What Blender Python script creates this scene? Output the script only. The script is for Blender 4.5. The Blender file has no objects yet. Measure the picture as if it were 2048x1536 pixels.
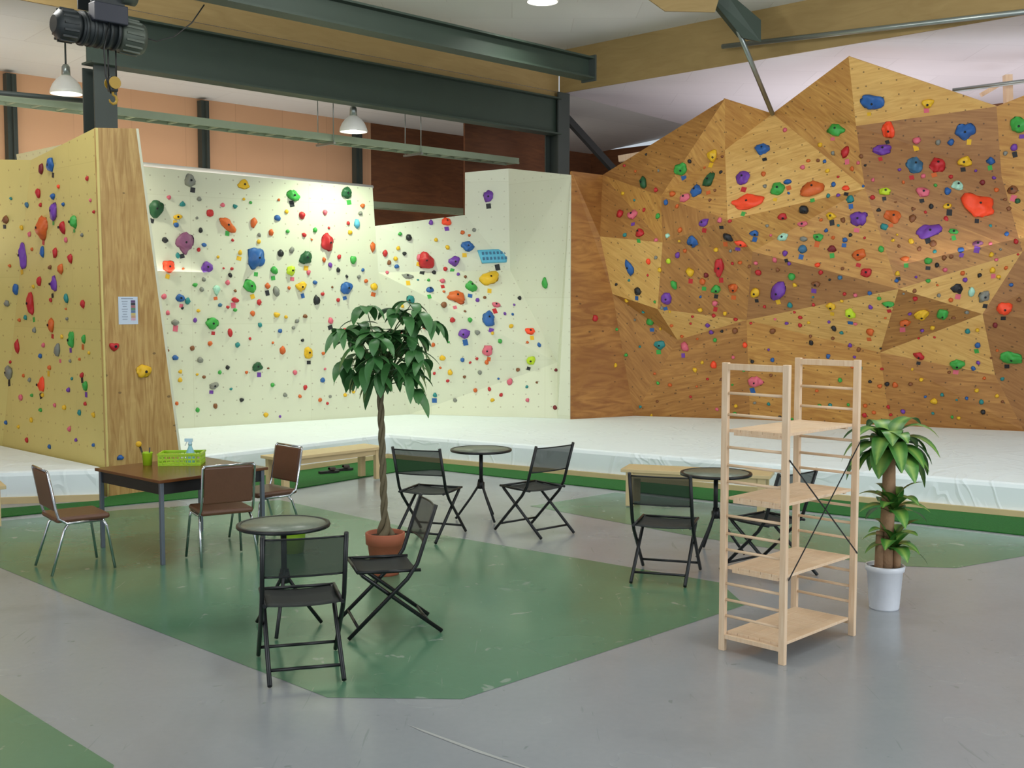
import bpy, bmesh, math, random
from mathutils import Vector, Matrix, noise
from mathutils.bvhtree import BVHTree
from mathutils.geometry import tessellate_polygon
random.seed(4)
S = bpy.context.scene; COL = S.collection
V = Vector
# ------------------------------------------------------------------ camera model
F = 2307.0; PIT = math.atan(164/2307.0); CH = 2.14
CAM = V((0, 0, CH))
FW = V((0, math.cos(PIT), -math.sin(PIT))); UP = V((0, math.sin(PIT), math.cos(PIT))); RT = V((1, 0, 0))
def ray(x, y): return RT*((x-1024)/F) + UP*((768-y)/F) + FW
def P(x, y, z=0.0):
    r = ray(x, y); return CAM + r*((z-CH)/r.z)
def D(x, y, Y):
    r = ray(x, y); return CAM + r*(Y/r.y)
def PLN(x, y, p0, n):
    r = ray(x, y); return CAM + r*((p0-CAM).dot(n)/r.dot(n))
# building axes
AU = V((.700, .714, 0)).normalized(); AV = V((-.714, .700, 0)).normalized(); AZ = V((0, 0, 1))
O0 = V((-4.88, 13.7, 0))
def B(t, s, z): return O0 + AU*t + AV*s + AZ*z
UANG = math.atan2(AU.y, AU.x)

# ------------------------------------------------------------------ materials
def lin(c):
    out = []
    for v in c[:3]:
        v = v/255.0
        out.append(v/12.92 if v <= .04045 else ((v+.055)/1.055)**2.4)
    return (out[0], out[1], out[2], 1)
MC = {}
def newmat(name):
    m = bpy.data.materials.new(name); m.use_nodes = True
    nt = m.node_tree; b = nt.nodes['Principled BSDF']
    return m, nt, b
def N(nt, t, **kw):
    n = nt.nodes.new(t)
    for k, v in kw.items(): setattr(n, k, v)
    return n
def mixc(nt, fac, a, b):
    n = N(nt, 'ShaderNodeMix', data_type='RGBA')
    L = nt.links
    for sock, v in ((n.inputs[0], fac), (n.inputs[6], a), (n.inputs[7], b)):
        if hasattr(v, 'is_linked'): L.new(v, sock)
        else: sock.default_value = v
    return n.outputs[2]
def mul(nt, a, k):
    n = N(nt, 'ShaderNodeMath', operation='MULTIPLY'); nt.links.new(a, n.inputs[0]); n.inputs[1].default_value = k; return n.outputs[0]
def ramp(nt, fac, stops):
    r = N(nt, 'ShaderNodeValToRGB'); nt.links.new(fac, r.inputs[0])
    e = r.color_ramp.elements
    while len(e) < len(stops): e.new(.5)
    for el, (p, c) in zip(e, stops): el.position = p; el.color = c
    return r.outputs[0]
def nz(nt, vec, scale, detail=4, dist=0.0):
    n = N(nt, 'ShaderNodeTexNoise'); n.inputs['Scale'].default_value = scale
    n.inputs['Detail'].default_value = detail; n.inputs['Distortion'].default_value = dist
    if vec is not None: nt.links.new(vec, n.inputs['Vector'])
    return n.outputs[0]
def mapping(nt, vec, sc, loc=(0, 0, 0)):
    m = N(nt, 'ShaderNodeMapping'); m.inputs['Scale'].default_value = sc; m.inputs['Location'].default_value = loc
    nt.links.new(vec, m.inputs['Vector']); return m.outputs[0]
def bumpn(nt, b, h, strength, dist=.01):
    bn = N(nt, 'ShaderNodeBump'); bn.inputs['Strength'].default_value = strength; bn.inputs['Distance'].default_value = dist
    nt.links.new(h, bn.inputs['Height']); nt.links.new(bn.outputs[0], b.inputs['Normal'])
def dots(nt, uv, spacing, rad):
    sc = N(nt, 'ShaderNodeVectorMath', operation='SCALE'); sc.inputs['Scale'].default_value = 1.0/spacing
    nt.links.new(uv, sc.inputs[0])
    fr = N(nt, 'ShaderNodeVectorMath', operation='FRACTION'); nt.links.new(sc.outputs[0], fr.inputs[0])
    sb = N(nt, 'ShaderNodeVectorMath', operation='SUBTRACT'); sb.inputs[1].default_value = (.5, .5, 0); nt.links.new(fr.outputs[0], sb.inputs[0])
    ln = N(nt, 'ShaderNodeVectorMath', operation='LENGTH'); nt.links.new(sb.outputs[0], ln.inputs[0])
    lt = N(nt, 'ShaderNodeMath', operation='LESS_THAN'); lt.inputs[1].default_value = rad/spacing
    nt.links.new(ln.outputs['Value'], lt.inputs[0]); return lt.outputs[0]
def sc3(c, k): return (min(1, c[0]*k), min(1, c[1]*k), min(1, c[2]*k), 1)
def M(name, rgb, rough=.5, metal=0.0, var=.08, scale=9, bump=0.0, bscale=60, spec=.5, alpha=1.0, emit=0.0, trans=0.0):
    if name in MC: return MC[name]
    m, nt, b = newmat(name); c = lin(rgb)
    tc = N(nt, 'ShaderNodeTexCoord').outputs['Object']
    f = nz(nt, tc, scale)
    nt.links.new(mixc(nt, f, sc3(c, 1-var), sc3(c, 1+var)), b.inputs['Base Color'])
    b.inputs['Roughness'].default_value = rough; b.inputs['Metallic'].default_value = metal
    b.inputs['Specular IOR Level'].default_value = spec
    b.inputs['Alpha'].default_value = alpha; b.inputs['Transmission Weight'].default_value = trans
    if emit:
        b.inputs['Emission Color'].default_value = c; b.inputs['Emission Strength'].default_value = emit
    if bump: bumpn(nt, b, nz(nt, tc, bscale), bump)
    MC[name] = m; return m
def plywood(name, light, dark, grain=(.8, 6, 1), dot=True, rough=.5, contrast=.18, knots=True):
    m, nt, b = newmat(name); uv = N(nt, 'ShaderNodeTexCoord').outputs['UV']
    g = nz(nt, mapping(nt, uv, grain), 2.2, 5, 1.8)
    col = ramp(nt, g, [(.5-contrast, lin(dark)), (.5+contrast, lin(light))])
    low = nz(nt, mapping(nt, uv, (.6, 1.5, 1)), 1.1, 3, 1.0)
    col = mixc(nt, ramp(nt, low, [(.45, (0, 0, 0, 1)), (.65, (.5, .5, .5, 1))]), col, lin(dark))
    if knots:
        vo = N(nt, 'ShaderNodeTexVoronoi'); vo.inputs['Scale'].default_value = 3.6; nt.links.new(mapping(nt, uv, (1, 1.6, 1)), vo.inputs['Vector'])
        lt = N(nt, 'ShaderNodeMath', operation='LESS_THAN'); lt.inputs[1].default_value = .08; nt.links.new(vo.outputs['Distance'], lt.inputs[0])
        col = mixc(nt, mul(nt, lt.outputs[0], .65), col, lin([v*.5 for v in dark]))
    if dot: col = mixc(nt, mul(nt, dots(nt, uv, .2, .011), .7), col, (.05, .03, .02, 1))
    nt.links.new(col, b.inputs['Base Color']); b.inputs['Roughness'].default_value = rough
    bumpn(nt, b, g, .05); MC[name] = m; return m
def wallpaint(name, rgb, dotc, spacing=.2, var=.05):
    m, nt, b = newmat(name); uv = N(nt, 'ShaderNodeTexCoord').outputs['UV']; c = lin(rgb)
    col = mixc(nt, nz(nt, uv, 1.3, 4), sc3(c, 1-var), sc3(c, 1+var))
    col = mixc(nt, dots(nt, uv, spacing, .011), col, lin(dotc))
    br = N(nt, 'ShaderNodeTexBrick'); br.offset = 0; br.inputs['Scale'].default_value = 1; br.inputs['Brick Width'].default_value = 1.82
    br.inputs['Row Height'].default_value = .91*2; br.inputs['Mortar Size'].default_value = .003
    br.inputs['Color1'].default_value = (1, 1, 1, 1); br.inputs['Color2'].default_value = (.96, .96, .95, 1); br.inputs['Mortar'].default_value = (.88, .87, .83, 1)
    nt.links.new(uv, br.inputs['Vector'])
    mm = N(nt, 'ShaderNodeMix', data_type='RGBA', blend_type='MULTIPLY'); mm.inputs[0].default_value = 1
    nt.links.new(col, mm.inputs[6]); nt.links.new(br.outputs[0], mm.inputs[7])
    nt.links.new(mm.outputs[2], b.inputs['Base Color']); b.inputs['Roughness'].default_value = .6
    MC[name] = m; return m
def panels(name, rgb, bw, bh, mortar, rough=.7, var=.05):
    m, nt, b = newmat(name); uv = N(nt, 'ShaderNodeTexCoord').outputs['UV']; c = lin(rgb)
    br = N(nt, 'ShaderNodeTexBrick'); br.offset = .5; br.inputs['Scale'].default_value = 1; br.inputs['Brick Width'].default_value = bw
    br.inputs['Row Height'].default_value = bh; br.inputs['Mortar Size'].default_value = .006
    br.inputs['Color1'].default_value = sc3(c, 1-var); br.inputs['Color2'].default_value = sc3(c, 1+var); br.inputs['Mortar'].default_value = lin(mortar)
    nt.links.new(uv, br.inputs['Vector'])
    col = mixc(nt, nz(nt, uv, 1.2), br.outputs[0], sc3(c, .93))
    nt.links.new(col, b.inputs['Base Color']); b.inputs['Roughness'].default_value = rough
    MC[name] = m; return m

def floor_mat(name, base, worn, lo, hi, rough, wsc, wk):
    m, nt, b = newmat(name); uv = N(nt, 'ShaderNodeTexCoord').outputs['UV']
    big = nz(nt, uv, .35, 4); c = lin(base)
    col = mixc(nt, big, sc3(c, .84), sc3(c, 1.14))
    col = mixc(nt, mul(nt, nz(nt, uv, 22, 8), .35), col, sc3(c, .76))
    sp = ramp(nt, nz(nt, uv, wsc, 9, .6), [(lo, (0, 0, 0, 1)), (hi, (wk, wk, wk, 1))])
    col = mixc(nt, sp, col, lin(worn))
    sl = ramp(nt, nz(nt, mapping(nt, uv, (9, .6, 1)), 3.0, 6, 1.0), [(.68, (0, 0, 0, 1)), (.74, (.45, .45, .45, 1))])
    col = mixc(nt, sl, col, lin(worn))
    st = ramp(nt, nz(nt, mapping(nt, uv, (1, 1, 1), (7, 3, 0)), .8, 5, .4), [(.28, (.45, .45, .45, 1)), (.46, (0, 0, 0, 1))])
    col = mixc(nt, st, col, sc3(c, .62))
    nt.links.new(col, b.inputs['Base Color'])
    rr = ramp(nt, nz(nt, uv, 1.1, 3), [(.3, (rough-.06,)*3+(1,)), (.7, (rough+.08,)*3+(1,))])
    nt.links.new(rr, b.inputs['Roughness'])
    bumpn(nt, b, nz(nt, uv, 14, 6), .04); MC[name] = m; return m

concrete = floor_mat('grey painted concrete', (153, 158, 162), (118, 128, 126), .69, .72, .22, 8, .6)
greenp = floor_mat('green painted concrete', (88, 132, 104), (146, 162, 152), .66, .69, .22, 5.0, .7)
crackm = M('floor crack', (166, 168, 166), .7)
ceil_m = panels('white ceiling board', (208, 209, 206), 1.82, .91, (184, 182, 178))
ceil_p = panels('pale grey ceiling board', (218, 213, 217), 1.82, .91, (194, 188, 192))
tan = plywood('tan fascia board', (160, 136, 88), (142, 118, 72), (.6, 3, 1), False, .7, .3, False)
salmon = panels('peach wall board', (214, 166, 128), .91, 1.82, (190, 146, 110))
brownw = plywood('brown wood and dimmed wall', (128, 80, 46), (98, 60, 36), (.8, 4, 1), False, .7, .25, False)
steel = M('dark green steel', (52, 66, 56), .55, .1, .12, 3)
steel2 = M('dark steel post', (58, 66, 62), .55, .1, .12, 3)
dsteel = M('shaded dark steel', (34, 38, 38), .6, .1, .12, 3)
blackm = M('black coated tube', (26, 29, 30), .38, .2, .1)
chrome = M('chrome tube', (200, 204, 208), .15, 1.0, .03)
brownv = M('brown vinyl', (98, 64, 44), .4, 0, .12, 14, .05)
pine = plywood('pine slats', (236, 212, 182), (220, 186, 148), (14, .9, 1), False, .5, .25, False)
birch = M('bench wood', (206, 184, 138), .5, 0, .07, 6)
lampw = M('white enamel', (226, 226, 220), .35)
galv = M('galvanised pipe', (150, 158, 154), .35, .8, .06)
trayg = M('pale green cable tray', (146, 160, 134), .5, .1, .06)
lime = M('lime plastic', (164, 206, 34), .4, 0, .05)
terra = M('terracotta', (164, 92, 64), .7, 0, .1, 12, .05)
soil = M('potting soil', (56, 42, 32), .9, 0, .3, 40, .4)
whitep = M('white plastic', (226, 230, 236), .3)
bark = M('braided bark', (104, 94, 70), .8, 0, .25, 20, .3)
cane = M('tan cane bark', (162, 128, 96), .85, 0, .2, 24, .4)
paper = M('white paper', (194, 208, 224), .7, 0, .01)
tabletop = M('brown laminate', (104, 62, 32), .25, 0, .15, 5)
apron_b = M('black apron', (30, 30, 32), .45)
def mesh_fabric(name, rgb, alpha):
    m, nt, b = newmat(name); tc = N(nt, 'ShaderNodeTexCoord').outputs['Object']
    c = lin(rgb)
    nt.links.new(mixc(nt, nz(nt, tc, 60), sc3(c, .8), sc3(c, 1.2)), b.inputs['Base Color'])
    b.inputs['Roughness'].default_value = .6; b.inputs['Alpha'].default_value = alpha
    MC[name] = m; return m
meshf = mesh_fabric('black mesh fabric', (28, 36, 34), .80)
meshs = mesh_fabric('black seat mesh', (26, 32, 32), .90)
def vinyl():
    m, nt, b = newmat('white vinyl sheet'); tc = N(nt, 'ShaderNodeTexCoord').outputs['Object']
    c = lin((236, 245, 247))
    nt.links.new(mixc(nt, nz(nt, tc, .8, 4), sc3(c, .95), sc3(c, 1.02)), b.inputs['Base Color'])
    b.inputs['Roughness'].default_value = .75; b.inputs['Specular IOR Level'].default_value = .15
    h1 = nz(nt, tc, .9, 2, 2.0)
    rd = ramp(nt, h1, [(.46, (0, 0, 0, 1)), (.5, (1, 1, 1, 1)), (.54, (0, 0, 0, 1))])
    h = mixc(nt, .5, rd, nz(nt, tc, 1.8, 2, .5))
    bumpn(nt, b, h, .22, .10); return m
matw = vinyl()
def turfm():
    m, nt, b = newmat('artificial turf'); tc = N(nt, 'ShaderNodeTexCoord').outputs['Object']
    f = nz(nt, tc, 70, 4)
    nt.links.new(mixc(nt, f, lin((14, 76, 22)), lin((34, 120, 38))), b.inputs['Base Color'])
    b.inputs['Roughness'].default_value = .9; bumpn(nt, b, f, .6, .01); return m
turf_m = turfm()
def glassm():
    m, nt, b = newmat('frosted table glass'); tc = N(nt, 'ShaderNodeTexCoord').outputs['Object']
    f = nz(nt, tc, 30, 6)
    nt.links.new(mixc(nt, f, lin((96, 106, 94)), lin((132, 142, 126))), b.inputs['Base Color'])
    b.inputs['Roughness'].default_value = .34; b.inputs['Alpha'].default_value = .98
    bumpn(nt, b, f, .15, .003); return m
glass = glassm()
def leafm(name, a, b_, stripe=None):
    m, nt, b = newmat(name); tc = N(nt, 'ShaderNodeTexCoord')
    c = mixc(nt, nz(nt, tc.outputs['Object'], 5), lin(a), lin(b_))
    if stripe:
        sx = N(nt, 'ShaderNodeSeparateXYZ'); nt.links.new(tc.outputs['UV'], sx.inputs[0])
        fac = ramp(nt, sx.outputs[0], [(.2, (0, 0, 0, 1)), (.5, (.8, .8, .8, 1)), (.8, (0, 0, 0, 1))])
        c = mixc(nt, fac, c, lin(stripe))
    nt.links.new(c, b.inputs['Base Color']); b.inputs['Roughness'].default_value = .38; return m
leaf1 = leafm('dark glossy leaf', (44, 94, 52), (82, 136, 70))
leaf2 = leafm('striped cane leaf', (48, 104, 44), (84, 144, 58), (150, 184, 86))

# ------------------------------------------------------------------ mesh builder
def newell(pts):
    n = V((0, 0, 0))
    for i in range(len(pts)):
        a = pts[i]; b = pts[(i+1) % len(pts)]
        n += V(((a.y-b.y)*(a.z+b.z), (a.z-b.z)*(a.x+b.x), (a.x-b.x)*(a.y+b.y)))
    return n.normalized()
class MB:
    def __init__(s): s.bm = bmesh.new(); s.uvl = None
    def uv(s):
        if s.uvl is None: s.uvl = s.bm.loops.layers.uv.new('UVMap')
        return s.uvl
    def box(s, c, size, rot=None):
        mt = Matrix.Translation(V(c)) @ (rot.to_4x4() if rot is not None else Matrix()) @ Matrix.Diagonal((size[0], size[1], size[2], 1))
        bmesh.ops.create_cube(s.bm, size=1, matrix=mt); return s
    def bar(s, p, q, w, h, up=AZ):
        p = V(p); q = V(q); d = q-p; L = d.length; d.normalize()
        if abs(d.dot(up)) > .98: up = V((0, 1, 0)) if abs(d.y) < .9 else V((1, 0, 0))
        x = d.cross(up).normalized(); z = x.cross(d)
        R = Matrix((x, d, z)).transposed()
        return s.box((p+q)/2, (w, L, h), R)
    def tube(s, pts, r, n=10, caps=True):
        pts = [V(p) for p in pts]; rs = r if isinstance(r, (list, tuple)) else [r]*len(pts)
        rings = []; prev = None
        for i, p in enumerate(pts):
            if i == 0: d = pts[1]-p
            elif i == len(pts)-1: d = p-pts[i-1]
            else: d = (pts[i+1]-p).normalized()+(p-pts[i-1]).normalized()
            d.normalize()
            if prev is None:
                a = AZ if abs(d.z) < .9 else V((1, 0, 0)); x = d.cross(a).normalized()
            else:
                x = prev - d*prev.dot(d); x.normalize()
            prev = x; y = d.cross(x)
            rings.append([s.bm.verts.new(p + (x*math.cos(2*math.pi*k/n)+y*math.sin(2*math.pi*k/n))*rs[i]) for k in range(n)])
        for a, b in zip(rings, rings[1:]):
            for k in range(n):
                f = s.bm.faces.new((a[k], a[(k+1) % n], b[(k+1) % n], b[k])); f.smooth = True
        if caps:
            s.bm.faces.new(rings[0][::-1]); s.bm.faces.new(rings[-1])
        return s
    def lathe(s, prof, n=28, c=(0, 0, 0), smooth=True):
        c = V(c); rings = []
        for r, z in prof:
            rings.append([s.bm.verts.new(c+V((r*math.cos(2*math.pi*k/n), r*math.sin(2*math.pi*k/n), z))) for k in range(n)] if r > 1e-5 else [s.bm.verts.new(c+V((0, 0, z)))])
        for a, b in zip(rings, rings[1:]):
            for k in range(n):
                k2 = (k+1) % n
                if len(a) == 1 and len(b) == 1: continue
                if len(a) == 1: f = s.bm.faces.new((a[0], b[k2], b[k]))
                elif len(b) == 1: f = s.bm.faces.new((a[k], a[k2], b[0]))
                else: f = s.bm.faces.new((a[k], a[k2], b[k2], b[k]))
                f.smooth = smooth
        return s
    def poly(s, pts, face_cam=True, rot=0.0, mi=0, tris=None):
        pts = [V(p) for p in pts]
        n = newell(pts); flip = face_cam and n.dot(CAM-pts[0]) < 0
        if flip: n = -n
        ux = AZ.cross(n)
        ux = V((1, 0, 0)) if ux.length < .05 else ux.normalized()
        uy = n.cross(ux)
        vs = [s.bm.verts.new(p) for p in pts]
        ul = s.uv(); ca, sa = math.cos(rot), math.sin(rot)
        for idx in (tris or [tuple(range(len(pts)))]):
            if tris:
                fn = (pts[idx[1]]-pts[idx[0]]).cross(pts[idx[2]]-pts[idx[0]])
                if fn.dot(n) < 0: idx = idx[::-1]
            elif flip: idx = idx[::-1]
            f = s.bm.faces.new([vs[i] for i in idx]); f.material_index = mi
            for l in f.loops:
                a, b = l.vert.co.dot(ux), l.vert.co.dot(uy)
                l[ul].uv = (a*ca-b*sa, a*sa+b*ca)
        return s
    def prism(s, pts, z0, z1):
        n = len(pts); a = [s.bm.verts.new((p[0], p[1], z0)) for p in pts]; b = [s.bm.verts.new((p[0], p[1], z1)) for p in pts]
        s.bm.faces.new(a[::-1]); s.bm.faces.new(b)
        for i in range(n): s.bm.faces.new((a[i], a[(i+1) % n], b[(i+1) % n], b[i]))
        bmesh.ops.recalc_face_normals(s.bm, faces=s.bm.faces[:]); return s
    def leaf(s, o, d, L, W, droop, n=6, fold=.25, prof=None):
        ul = s.uv(); o = V(o); d = V(d).normalized(); prev = None
        side = d.cross(AZ)
        side = V((1, 0, 0)) if side.length < .1 else side.normalized()
        p = o.copy()
        for i in range(n+1):
            t = i/n
            w = W*.5*max(.05, (math.sin(math.pi*min(1, t**.8*.97+.03)))**.8 if prof is None else prof(t))
            nn = side.cross(d).normalized()
            row = [s.bm.verts.new(p-side*w+nn*w*fold), s.bm.verts.new(p), s.bm.verts.new(p+side*w+nn*w*fold)]
            if prev:
                for k in (0, 1):
                    f = s.bm.faces.new((prev[k], prev[k+1], row[k+1], row[k])); f.smooth = True
                    for l in f.loops:
                        l[ul].uv = ((0, .5, 1)[(prev if l.vert in prev else row).index(l.vert)], t)
            prev = row
            p = p + d*(L/n); d = (d + V((0, 0, -droop/n))).normalized()
        return s
    def boxuv(s):
        ul = s.uv()
        for f in s.bm.faces:
            f.normal_update(); n = f.normal; ax = max(range(3), key=lambda k: abs(n[k]))
            for l in f.loops:
                c = l.vert.co
                l[ul].uv = ((c.y, c.z), (c.x, c.z), (c.x, c.y))[ax]
        return s
    def build(s, name, mats, parent=None, world=False, bevel=0.0, solid=0.0):
        me = bpy.data.meshes.new(name)
        off = V((0, 0, 0))
        if parent is None and s.bm.verts:
            xs = [v.co for v in s.bm.verts]
            off = V(((min(c.x for c in xs)+max(c.x for c in xs))/2, (min(c.y for c in xs)+max(c.y for c in xs))/2, min(c.z for c in xs)))
        elif parent is not None and world:
            off = parent.location.copy()
        for v in s.bm.verts: v.co -= off
        s.bm.to_mesh(me); s.bm.free()
        for m in (mats if isinstance(mats, list) else [mats]): me.materials.append(m)
        o = bpy.data.objects.new(name, me); COL.objects.link(o)
        if parent is not None: o.parent = parent
        else: o.location = off
        if bevel:
            b = o.modifiers.new('bevel', 'BEVEL'); b.width = bevel; b.segments = 2; b.limit_method = 'ANGLE'
        if solid:
            b = o.modifiers.new('solid', 'SOLIDIFY'); b.thickness = solid; b.offset = -1
        return o
def tag(o, label, cat, group=None, kind=None):
    o['label'] = label; o['category'] = cat
    if group: o['group'] = group
    if kind: o['kind'] = kind
    return o
def thing(name, label, cat, loc=(0, 0, 0), rz=0.0, group=None):
    o = bpy.data.objects.new(name, None); COL.objects.link(o); o.empty_display_size = .1
    o.location = V(loc); o.rotation_euler = (0, 0, rz)
    return tag(o, label, cat, group)
def dup(root, loc, rz, label, group=None):
    r = root.copy(); COL.objects.link(r); r.location = V(loc); r.rotation_euler = (0, 0, rz); r['label'] = label
    if group: r['group'] = group
    for ch in list(root.children):
        c = ch.copy(); COL.objects.link(c); c.parent = r
        for g in list(ch.children):
            d = g.copy(); COL.objects.link(d); d.parent = c
    return r
def struct(o): o['kind'] = 'structure'; return o
def face(fx, fy): return math.atan2(-fx, fy)

# ------------------------------------------------------------------ camera
cd = bpy.data.cameras.new('camera'); co = bpy.data.objects.new('camera', cd); COL.objects.link(co)
co.location = CAM; co.rotation_euler = (math.pi/2-PIT, 0, 0); cd.sensor_width = 36; cd.lens = 36*F/2048; cd.clip_end = 200
S.camera = co

# ------------------------------------------------------------------ floor
fl = MB(); fl.poly([(-14, -3, 0), (16, -3, 0), (16, 28, 0), (-14, 28, 0)])
zg = .0015
fl.poly([P(x, y, zg) for x, y in [(-235, 1042), (0, 1135), (200, 1218), (655, 1395), (925, 1398), (1490, 1210), (1440, 1165), (1100, 1107), (900, 1073), (690, 1028), (560, 1000), (240, 1020), (0, 1042)]], mi=1)
fl.poly([P(x, y, zg) for x, y in [(1060, 1012), (1230, 985), (2300, 1104), (2048, 1112), (1912, 1136), (1770, 1131), (1400, 1075)]], mi=1)
fl.poly([P(x, y, zg) for x, y in [(-200, 1271), (0, 1388), (228, 1530), (190, 1700), (-300, 1700)]], mi=1)
fl.poly([P(x, y, zg*1.2) for x, y in [(815, 1449), (850, 1461), (960, 1501), (1075, 1541), (1073, 1543), (950, 1503), (845, 1463)]], mi=2)
struct(fl.build('floor', [concrete, greenp, crackm]))

# ------------------------------------------------------------------ shell
CZ = 6.3
struct(MB().poly([B(-14, -17, CZ), B(8.1, -17, CZ), B(8.1, 0, CZ), B(-14, 0, CZ)]).build('ceiling', ceil_m))
struct(MB().poly([B(-14, 0, 5.62), B(13, 0, 5.62), B(13, 3.5, 5.36), B(-14, 3.5, 5.36)]).build('ceiling_left_bay', ceil_m))
struct(MB().poly([B(8.1, -17, 5.62), B(13, -17, 5.40), B(13, 0, 5.40), B(8.1, 0, 5.62)]).build('ceiling_right_bay', ceil_p))
struct(MB().poly([B(-14, 3.5, 0), B(6.9, 3.5, 0), B(6.9, 3.5, 5.36), B(-14, 3.5, 5.36)]).build('wall_back', salmon))
struct(MB().poly([B(6.9, 3.5, 0), B(13, 3.5, 0), B(13, 3.5, 5.36), B(6.9, 3.5, 5.36)]).build('wall_back_right', brownw))  # stretch of the peach wall in dark brown; dimmer light put into colour
struct(MB().poly([B(13, 3.5, 0), B(13, -17, 0), B(13, -17, 5.40), B(13, 3.5, 5.40)]).build('wall_right', brownw))
struct(MB().poly([B(-14, 0.02, 5.5), B(8.1, 0.02, 5.5), B(8.1, 0.02, CZ), B(-14, 0.02, CZ)]).build('trim_1', tan, solid=.03))
struct(MB().poly([B(8.1, 0, 5.6), B(8.1, -17, 5.6), B(8.1, -17, CZ), B(8.1, 0, CZ)]).build('trim_2', tan, solid=.03))
pp = [PLN(x, y, B(0, 1.5, 0), AV) for x, y in [(930, 182), (1100, 215), (1100, 460), (930, 460)]]
struct(MB().poly(pp).build('wall_partition', brownw, solid=.04))
struct(MB().poly([D(1285, -10, 15.2), D(1330, 22, 15.2), D(1430, 24, 15.2), D(1440, -10, 15.2)]).build('trim_3', tan, solid=.03))

# ------------------------------------------------------------------ steelwork
RU = Matrix.Rotation(UANG, 3, 'Z')
def ibeam(mb, p, q, h, w, tf=.025, tw=.02):
    mb.bar(V(p)+AZ*(h-tf/2), V(q)+AZ*(h-tf/2), w, tf); mb.bar(V(p)+AZ*tf/2, V(q)+AZ*tf/2, w, tf)
    mb.bar(V(p)+AZ*h/2, V(q)+AZ*h/2, tw, h-2*tf)
m = MB(); ibeam(m, B(-.1, -.02, 4.9), B(8.0, -.02, 4.9), .6, .26)
bm_ = tag(m.build('steel_beam', steel), 'long dark green steel beam from left post to column, below the other beam', 'beam')
m = MB(); ibeam(m, B(-9, -2.23, 5.28), B(6.24, -2.23, 5.28), .30, .24)
bm2 = tag(m.build('hoist_rail', steel), 'upper dark green steel rail beam carrying the electric hoist', 'beam')
q = MB(); q.box(B(6.25, -2.23, 5.43), (.03, .26, .36), RU); q.build('end_plate', steel2, bm2, True)
def hcol(name, t, s, z1, w, label):
    m = MB()
    m.box(B(t, s-w/2, z1/2), (w, .025, z1), RU); m.box(B(t, s+w/2, z1/2), (w, .025, z1), RU); m.box(B(t, s, z1/2), (.02, w, z1), RU)
    return tag(m.build(name, steel2), label, 'column')
hcol('steel_column', .12, .12, 4.9, .28, 'dark steel post rising behind the plywood tower under the hoist')
c2 = hcol('steel_column', 8.1, .05, 5.6, .28, 'dark steel column at the far corner behind the white climbing wall')
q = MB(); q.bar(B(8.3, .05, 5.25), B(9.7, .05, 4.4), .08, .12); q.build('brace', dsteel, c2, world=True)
for x, nm in ((22, 'leftmost dark wall post on the peach wall near the photo edge'), (407, 'middle dark wall post on the peach wall above white climbing wall'), (714, 'dark wall post where peach wall turns brown, right of the others')):
    p = PLN(x, 250, B(0, 3.42, 0), AV); m = MB()
    m.box((p.x, p.y, 2.66), (.14, .12, 5.32), RU)
    m.box(V((p.x, p.y, 2.66))-AV*.03, (.02, .17, 5.3), RU)
    tag(m.build('wall_post', steel2), nm, 'post')
# cable tray
def tray(t0, t1, s, z, label, hang):
    r = thing('cable_tray', label, 'cable tray', B((t0+t1)/2, s, z))
    m = MB()
    for ds in (-.15, .15): m.bar(B(t0, s+ds, z+.05), B(t1, s+ds, z+.05), .02, .1)
    m.build('side_rail', trayg, r, True)
    m = MB(); n = int((t1-t0)/.3)
    for i in range(n+1):
        t = t0+(t1-t0)*i/n; m.bar(B(t, s-.15, z+.02), B(t, s+.15, z+.02), .04, .02)
    m.build('rung', trayg, r, True)
    for t in hang:
        m = MB()
        for ds in (-.19, .19): m.tube([B(t, s+ds, z-.03), B(t, s+ds, 5.52)], .008, 6)
        m.bar(B(t, s-.22, z-.03), B(t, s+.22, z-.03), .04, .03)
        m.build('hanger', galv, r, True)
tray(-3, 8.0, 1.0, 4.5, 'long pale green cable tray hung on rods below the steel beam', (4.05, 5.75))
tray(6.0, 9.5, 2.9, 3.78, 'short pale cable tray low on the dark brown wall', ())
# pipes
def pipe(pts, r, label, mat=galv): return tag(MB().tube(pts, r, 10).build('pipe', mat), label, 'pipe')
pipe([PLN(1445, 93, B(7.9, 0, 0), AU), PLN(2150, 12, B(7.9, 0, 0), AU)], .035, 'long grey pipe running along the tan fascia at top right')
pipe([D(1476, 60, 15.6), D(1545, 228, 16.9)], .034, 'slanting grey pole dropping to the faceted wall from the bracket')
pipe([D(1905, 181, 16.6), D(2160, 148, 15.9)], .03, 'short grey pipe behind the top right of the faceted wall')
pipe([PLN(-60, 180, B(0, .6, 0), AV), PLN(205, 205, B(0, .6, 0), AV)], .03, 'thin dark conduit left of the steel post', steel2)
pipe([PLN(283, 328, B(0, 2.2, 0), AV), PLN(745, 374, B(0, 2.2, 0), AV)], .03, 'white handrail pipe just above the white back climbing wall', lampw)
# bracket
m = MB(); a = [D(1400, -30, 15.4), D(1440, -30, 15.4), D(1522, 40, 15.6), D(1522, 84, 15.6), D(1485, 75, 15.6)]
m.poly(a); br = tag(m.build('roof_bracket', steel, solid=.22), 'dark steel bracket at top right where the slanting pole starts', 'bracket')
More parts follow.
